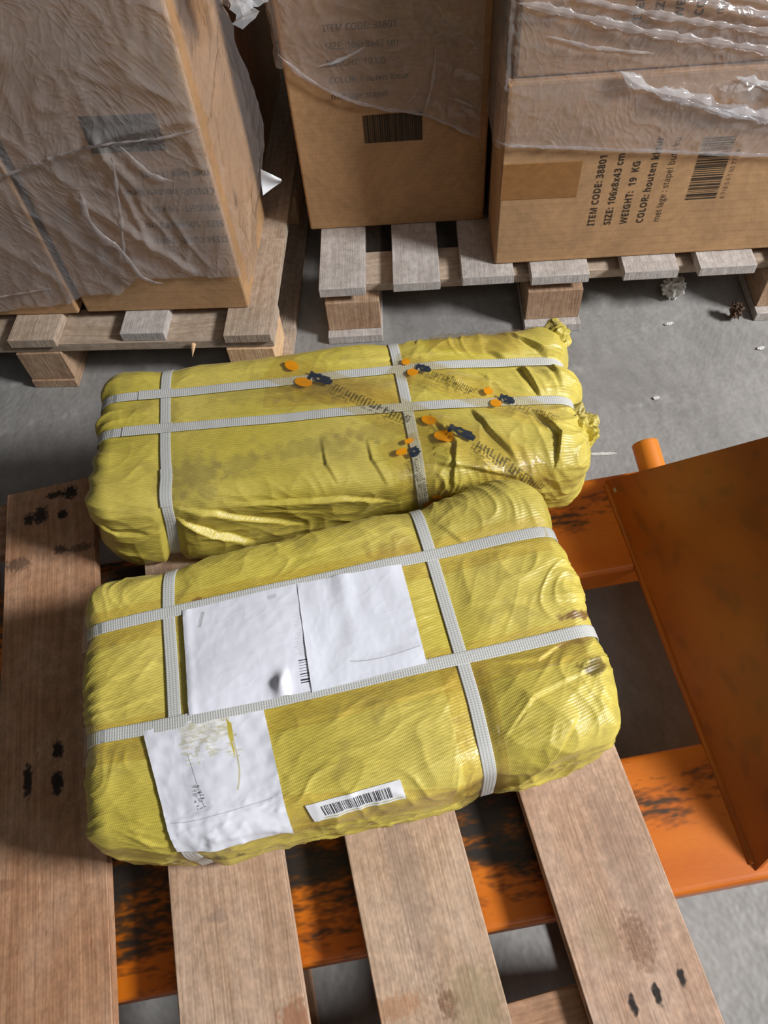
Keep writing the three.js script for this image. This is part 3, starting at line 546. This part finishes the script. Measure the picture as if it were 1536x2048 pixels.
// near bundle
const BR = [112, 78, 48];
const NB = makeBundle({
  seed: 31, L: .635, D: .366, Hh: .142, r: .03, at: [-.027, .2205, -.378], turn: 0, res: [340, 76, 200],
  label: 'yellow woven bundle in front, with white papers and a barcode sticker', 
  cross: [[-.203, -.02], [.143, -.012]], len: [[-.101, .022], [.046, .02]],
  flats: [[-.19, .1, -.105, .048], [-.245, -.095, .035, .17]],
  folds: [
    { p: [[.30, .045], [.23, .075], [.165, .062]], h: -.003, w: .012 }, { p: [[.165, .155], [.21, .12], [.30, .10]], h: .003, w: .012 }, { p: [[.15, .27], [.2, .2], [.262, .15]], h: .007, w: .016 },
    { p: [[.16, -.02], [.24, -.005], [.31, .01]], h: .003, w: .012 }, { p: [[.16, -.145], [.2, -.09], [.27, -.075]], h: .003, w: .01 }, { p: [[-.09, .075], [.02, .082], [.13, .08]], h: .0018, w: .01 },
    { p: [[-.3, -.03], [-.22, -.038]], h: .0015, w: .006 }, { p: [[-.31, .012], [-.215, .002]], h: .0018, w: .006 }, { p: [[-.16, -.165], [-.02, -.14], [.12, -.145]], h: .002, w: .01 },
    { p: [[-.31, .22], [-.2, .235], [-.08, .235], [.06, .245]], h: .007, w: .014 }, { p: [[-.06, .255], [.1, .262], [.13, .255]], h: -.004, w: .01 }],
  bumps: [[.31, .08, .07, .025, .012], [.27, .13, -.165, .05, .012], [-.2, .01, .18, .045, .008], [.05, .05, .17, .12, .006], [.24, .14, -.15, .06, .006], [.22, .14, .12, .06, .008]],
  endAmp: .55, pinch: [.03, .02, -.005, .035], cut: [.024, .02],
  grain: (x, s) => x > .15 ? -.5 + s * 2 : x < -.2 ? -.5 : -.12, amp: (x, s) => .75 + .7 * sstep(.1, .22, Math.abs(s)) + .5 * sstep(.15, .2, x),
  cloth: clothMat(clothTex(1, [[.3, .03, .035, .006, .8, BR], [.262, .05, .02, .008, .75, BR], [.285, .062, .03, .005, .5, BR], [.142, -.071, .008, .007, .7, [60, 40, 30]], [-.163, -.115, .012, .006, .7, BR], [.29, .1, .02, .01, .7, [80, 64, 30]], [-.2, .24, .06, .015, .6, [50, 44, 34]], [-.14, .25, .05, .012, .45, [70, 58, 40]], [.1, -.12, .04, .02, .2, BR], [-.05, .24, .05, .01, .3, [120, 92, 60]], [.13, .26, .03, .02, .45, [110, 92, 70]]]), weave(1, 5)),
});
{
  const b = NB;
  // clear tape along the bands
  b.strip('clear_tape', [-.312, -.105], [.30, -.09], .052, .0007, M.clearTape, 'clear tape along the rear strap');
  b.strip('clear_tape', [-.312, .05], [.29, .062], .056, .0008, M.clearTape, 'clear tape along the front strap');
  b.strip('clear_tape', [.142, .04], [.135, .28], .056, .0009, M.clearTape, 'clear tape down the right strap');
  b.strip('clear_tape', [-.11, .17], [.14, .215], .04, .001, M.clearTape);
  const noisy = (f) => (u, v) => f + .0004 * n2(u * 4, v * 4);
  const mark = canvasTex(512, 512, (g, w, h) => {
    g.fillStyle = '#e8e9f3'; g.fillRect(0, 0, w, h); const r = rng(4); g.fillStyle = '#b8b8be'; g.save(); g.translate(75, 30); g.rotate(.22); g.fillRect(0, 0, 14, 78); g.fillStyle = '#d6d6da'; g.fillRect(3, 0, 4, 78); g.restore();
    g.fillStyle = 'rgba(190,190,198,.6)'; g.fillRect(350, 30, 36, 20); g.fillStyle = '#33333a'; for (let i = 0; i < 9; i++) g.fillRect(452, 372 + i * 12, 60, 2 + Math.floor(r() * 3) * 2.4 * (i > 3 ? 1 : .5)); g.fillStyle = 'rgba(120,120,128,.5)'; for (let i = 0; i < 26; i++) g.fillRect(440 + r() * 24, 150 + i * 8, 40, 1.4);
  });
  const paperP = (tex) => std({ map: tex, roughness: .65, bumpMap: paperBump, bumpScale: .0005, side: THREE.DoubleSide });
  b.sheet('paper_sheet', [[-.182, -.102], [-.022, -.102], [-.034, .044], [-.186, .038]], .0042, paperP(mark), 'blank white sheet with a curled tear at its lower edge', 48, 48, (u, v) => .0003 * n2(u * 6, v * 6) + .0012 * Math.exp(-((u - .03) ** 2) / .001) + .012 * Math.exp(-(((u - .74) / .06) ** 2) - ((v - .9) / .09) ** 2) * (u < .775 ? 1 : .15));
  b.sheet('paper_sheet', [[-.033, -.101], [.103, -.093], [.1, .046], [-.04, .046]], .0054, paperP(canvasTex(256, 256, (g, w, h) => { g.fillStyle = '#e9ebf5'; g.fillRect(0, 0, w, h); g.strokeStyle = '#a9a9ae'; g.lineWidth = 1.4; g.beginPath(); g.moveTo(92, 210); g.quadraticCurveTo(150, 226, 250, 214); g.stroke(); })), 'white sheet lapped over the first, with a tear line near its lower edge', 40, 40, (u, v) => .0008 * n2(u * 3 + 4, v * 2) + .003 * Math.exp(-(((u - .42) / .1) ** 2)) * (1 - v * .6) + .0012 * sstep(.8, .84, v) * sstep(.35, .7, u));
  // white pocket that turns over the front edge, torn at its top
  const lab = canvasTex(512, 640, (g, w, h) => {
    g.fillStyle = '#e4e5ee'; g.fillRect(0, 0, w, h); const r = rng(8);
    g.fillStyle = '#d6d4cc'; g.fillRect(150, 10, 210, 110); for (let i = 0; i < 240; i++) { g.fillStyle = r() < .5 ? 'rgba(196,190,160,.5)' : 'rgba(240,240,242,.5)'; g.fillRect(130 + r() * 230, 5 + r() * (120 + 120 * r()), 10 + 26 * r(), 4 + 12 * r()); }
    g.fillStyle = '#c2b24a'; g.beginPath(); g.moveTo(352, 30); g.lineTo(368, 60); g.lineTo(362, 150); g.lineTo(350, 240); g.lineTo(344, 110); g.fill(); g.strokeStyle = '#c8c2a8'; g.lineWidth = 8; g.beginPath(); g.moveTo(356, 150); g.quadraticCurveTo(372, 300, 330, 400); g.stroke();
    g.strokeStyle = '#9a9aa2'; g.lineWidth = 3; g.beginPath(); g.moveTo(160, 170); g.lineTo(176, 450); g.stroke(); g.fillStyle = 'rgba(90,90,98,.75)'; for (let i = 0; i < 46; i++) g.fillRect(140 + r() * 40, 330 + r() * 130, 3 + 12 * r(), 2 + 3 * r());
    g.strokeStyle = 'rgba(160,160,168,.8)'; g.lineWidth = 2.5; g.beginPath(); g.moveTo(20, 500); g.quadraticCurveTo(200, 506, 470, 470); g.stroke();
  });
  b.sheet('torn_label', [[-.242, .043], [-.1, .046], [-.09, .192], [-.217, .186]], .0036, paperP(lab), 'torn white label bent over the front edge', 48, 60, (u, v) => [.0006 * n2(u * 5, v * 6) + .0018 * ridge(n2(u * 2, v * 9 + 3), 5) * sstep(.6, .8, v), 0, v < .02 ? .004 * n2(u * 12, 1) : 0]);
  b.sheet('barcode_sticker', [[-.071, .168], [.037, .166], [.039, .184], [-.065, .187]], .0022, std({ roughness: .5, side: THREE.DoubleSide, map: canvasTex(512, 96, (g, w, h) => { g.fillStyle = '#e6e6ea'; g.fillRect(0, 0, w, h); barcode(g, 70, 22, 380, 52, 44, false, '#2b2b2e'); g.fillStyle = '#b4b060'; g.fillRect(60, 84, 440, 4); }) }), 'white sticker with a black barcode', 40, 10);
}

// far bundle
const FBn = makeBundle({
  seed: 57, L: .72, D: .275, Hh: .145, r: .032, at: [.04, .2205, -.748], turn: -8 * DEG, res: [380, 76, 150],
  label: 'yellow woven bundle behind, with printed clear tape and a gathered end',
  cross: [along([[-.122, -.256], [0, -.249], [.09, -.242], [.16, -.249], [.266, -.272]]), [.109, .055]], len: [[-.065, .016], [.008, .035]],
  flats: [[-.24, .1, -.06, .1]],
  folds: [
    { p: [[-.235, .137], [-.178, .150], [-.121, .183], [-.06, .212]], h: -.007, w: .016 }, { p: [[-.165, .139], [-.086, .145], [.005, .152], [.08, .175]], h: -.006, w: .014 }, { p: [[-.24, .153], [-.196, .190], [-.14, .23]], h: -.010, w: .02 },
    { p: [[-.357, .15], [-.331, .176], [-.29, .18]], h: -.006, w: .012 }, { p: [[-.3, -.016], [-.1, -.006], [.09, .001]], h: .0022, w: .008 }, { p: [[-.22, -.1], [0, -.09], [.3, -.085]], h: .0025, w: .009 }, { p: [[-.2, -.05], [.08, -.035]], h: .0015, w: .006 }, { p: [[-.02, .05], [-.015, .1], [.0, .13]], h: .003, w: .008 }, { p: [[.045, .06], [.05, .1], [.07, .14]], h: .003, w: .008 },
    { p: [[.14, .03], [.17, .09], [.16, .15]], h: .006, w: .014 }, { p: [[.2, .02], [.22, .07], [.25, .12]], h: .006, w: .014 }, { p: [[.24, -.09], [.29, -.05], [.31, .02]], h: .009, w: .018 }, { p: [[.28, -.12], [.33, -.07], [.34, .0]], h: .008, w: .014 }, { p: [[.15, -.03], [.24, -.02], [.3, .0]], h: .004, w: .01 }, { p: [[.29, .04], [.32, .09], [.31, .14]], h: .009, w: .014 }, { p: [[.13, .115], [.2, .13], [.27, .15]], h: .005, w: .014 }],
  bumps: [[.35, .1, -.03, .05, .022], [.34, .13, -.1, .03, .02], [.345, .06, .06, .04, .018], [.29, .145, -.09, .03, .008], [.3, .12, .1, .05, .008], [-.2, .06, .13, .07, .004], [-.3, .03, .13, .07, .016], [-.2, .02, .13, .07, .012]],
  endAmp: 1, pinch: [.06, .02, .02, .02],
  sag: (x, z) => .012 * sstep(.16, .34, x),
  grain: (x, s) => x > .14 ? .9 : s > .1 ? .25 : -.03, amp: (x, s) => .5 + 1.1 * sstep(.1, .18, x) + .5 * sstep(.1, .16, s),
  cloth: clothMat(clothTex(2, [[-.2, .095, .04, .04, .38, [134, 120, 76]], [-.14, .08, .04, .02, .28, [134, 120, 76]], [-.03, .066, .09, .018, .3, [136, 124, 70]], [-.11, -.05, .09, .02, .25, [140, 126, 74]], [.02, -.04, .09, .025, .32, [136, 120, 74]], [-.25, .1, .012, .03, .2], [.06, .05, .06, .02, .22], [-.28, -.05, .03, .02, .2]]), weave(0, 5)),
});
{
  const b = FBn;
  b.seal('len', 0, -.268, .05); b.seal('len', 1, -.275, .075); b.seal('cross', 0, .105, .06);
  // gathered ears of cloth at the tied end
  const ear = (name, [x, y, z], [sx, sy, sz], rot, seed) => {
    const e = mergeVertices((() => { const q = new THREE.IcosahedronGeometry(1, 20); q.deleteAttribute('uv'); q.deleteAttribute('normal'); return q; })()), p = e.attributes.position, N = createNoise3D(rng(seed)), uv = new Float32Array(p.count * 2);
    for (let i = 0; i < p.count; i++) { let X = p.getX(i), Y = p.getY(i), Z = p.getZ(i); const a = Math.atan2(Y, Z), pl = .16 * Math.sin(a * 7 + 2 * X + seed) * (1 - .3 * X), flare = 1 + .45 * sstep(0, 1, X) - .35 * sstep(-.2, .3, X) * (1 - sstep(.3, .9, X)); const k = flare * (1 + pl + .12 * N(X * 3, Y * 3, Z * 3)); p.setXYZ(i, X * sx * (1 + .12 * N(X * 2, Y * 4, Z * 4)), Y * k * sy, Z * k * sz); uv[2 * i] = p.getX(i) + .3; uv[2 * i + 1] = a * .04 + .5; }
    e.setAttribute('uv', new THREE.BufferAttribute(uv, 2)); e.computeVertexNormals(); const m = part(name, e, FBn.B.children[0].material, b.B, 'gathered ear of cloth'); m.position.set(x, y, z); m.rotation.set(...rot);
  };
  ear('cloth_ear', [.335, .125, -.105], [.042, .02, .028], [0, .35, .2], 3); ear('cloth_ear', [.352, .085, .045], [.03, .04, .04], [0, -.2, -.5], 5);
  // printed clear tape: orange dots, dark blue emblem, broken grey lettering
  const print = (seed) => canvasTex(1024, 192, (g, w, h) => {
    const r = rng(seed); for (let k = 0; k < 2; k++) {
      const x = 30 + k * 520; g.fillStyle = 'rgba(232,150,20,.95)'; g.beginPath(); g.arc(x + 30, 64, 26, 0, 7); g.fill(); g.beginPath(); g.arc(x + 104, 132, 33, 0, 7); g.fill();
      g.fillStyle = 'rgba(38,50,66,.95)'; g.save(); g.translate(x + 98, 92); g.rotate(-.12); g.font = 'bold 84px sans-serif'; g.fillText('K', 0, 14); g.fillRect(20, -40, 64, 22); g.beginPath(); g.arc(76, -6, 24, 0, 7); g.fill(); g.fillRect(44, 0, 52, 16); g.restore();
      g.fillStyle = 'rgba(74,70,58,.7)'; for (let i = 0; i < 12; i++) { const lx = x + 212 + i * 24; g.fillRect(lx, 84, 5, 40 + (r() < .3 ? 14 : 0)); g.fillRect(lx, 80 + Math.floor(r() * 3) * 18, 17, 6); if (r() < .55) g.fillRect(lx + 12, 90, 5, 34); g.fillRect(lx + 2, 138 + r() * 8, 14, 4); }
    }
  });
  const pm = (seed) => printMat(print(seed), { roughness: .3, side: THREE.DoubleSide });
  const tape = (p0, p1, w, off, seed, label) => { const t = b.strip('printed_tape', p0, p1, w, off, M.clearTape, label); b.strip('tape_print', p0, p1, w * .92, off + .0005, pm(seed), null, t, 90); };
  tape([-.085, -.10], [.30, .165], .058, .005, 1, 'diagonal clear tape with orange dots and dark emblems');
  tape([.10, -.075], [.325, .065], .05, .0062, 2, 'clear tape with broken lettering over the gathered end');
  tape([.094, .07], [.16, .24], .056, .0072, 3, 'clear tape along the right strap with orange dots');
  b.strip('clear_tape', [.16, -.12], [.3, -.095], .05, .005, M.clearTape);
  b.strip('clear_tape', [-.1, -.045], [.12, -.02], .05, .0012, M.clearTape);
}

// ---------------------------------------------------------------- litter on the floor
function scrap(name, label, [x, z], [sx, sy, sz], mat, seed, turn = 0) {
  const e = mergeVertices((() => { const q = new THREE.IcosahedronGeometry(1, 6); q.deleteAttribute('uv'); q.deleteAttribute('normal'); return q; })()), p = e.attributes.position, N = createNoise3D(rng(seed)); let lo = 1;
  for (let i = 0; i < p.count; i++) { const k = 1 + .4 * N(p.getX(i) * 2, p.getY(i) * 2, p.getZ(i) * 2) - .3 * ridge(N(p.getX(i) * 4, p.getY(i) * 4, p.getZ(i) * 4 + 5), 3); p.setXYZ(i, p.getX(i) * k * sx, p.getY(i) * k * sy, p.getZ(i) * k * sz); lo = Math.min(lo, p.getY(i)); }
  e.translate(0, -lo + .0003, 0); const g = e.toNonIndexed(); g.computeVertexNormals(); const m = new THREE.Mesh(g, mat); m.name = numbered(name); m.castShadow = m.receiveShadow = true; m.position.set(x, 0, z); m.rotation.y = turn; m.userData = { label, category: 'litter' }; scene.add(m); return m;
}
const scrapW = std({ color: 0xd4d2cc, roughness: .7 }), scrapD = std({ color: 0x5a4636, roughness: .9 });
scrap('plastic_scrap', 'crumpled pale scrap on the floor below the right pallet', [.85, -1.165], [.022, .026, .024], scrapW, 3);
scrap('paper_fleck', 'small white fleck on the floor nearest the crumpled scrap', [.81, -1.085], [.009, .002, .004], scrapW, 4);
scrap('paper_fleck', 'small white fleck on the open floor right of the far bundle', [.7, -.9], [.007, .002, .004], scrapW, 5);
scrap('paper_fleck', 'small white fleck on the floor at the right edge', [.96, -.965], [.008, .002, .004], scrapW, 6);
scrap('plastic_strip', 'thin white plastic strip on the floor beside the orange pin', [.535, -.8], [.034, .0025, .003], scrapW, 7, -.23);
scrap('strapping_end', 'dark narrow strap end on the floor beside the far fork', [.49, -.782], [.004, .002, .045], scrapD, 8, -.28);
scrap('wood_chip', 'dark splintered wood chip on the floor at the right edge', [.945, -1.06], [.012, .02, .014], scrapD, 9);

scene.traverse((o) => { if (o.isMesh) o.castShadow = o.receiveShadow = true; });
renderer.render(scene, camera);
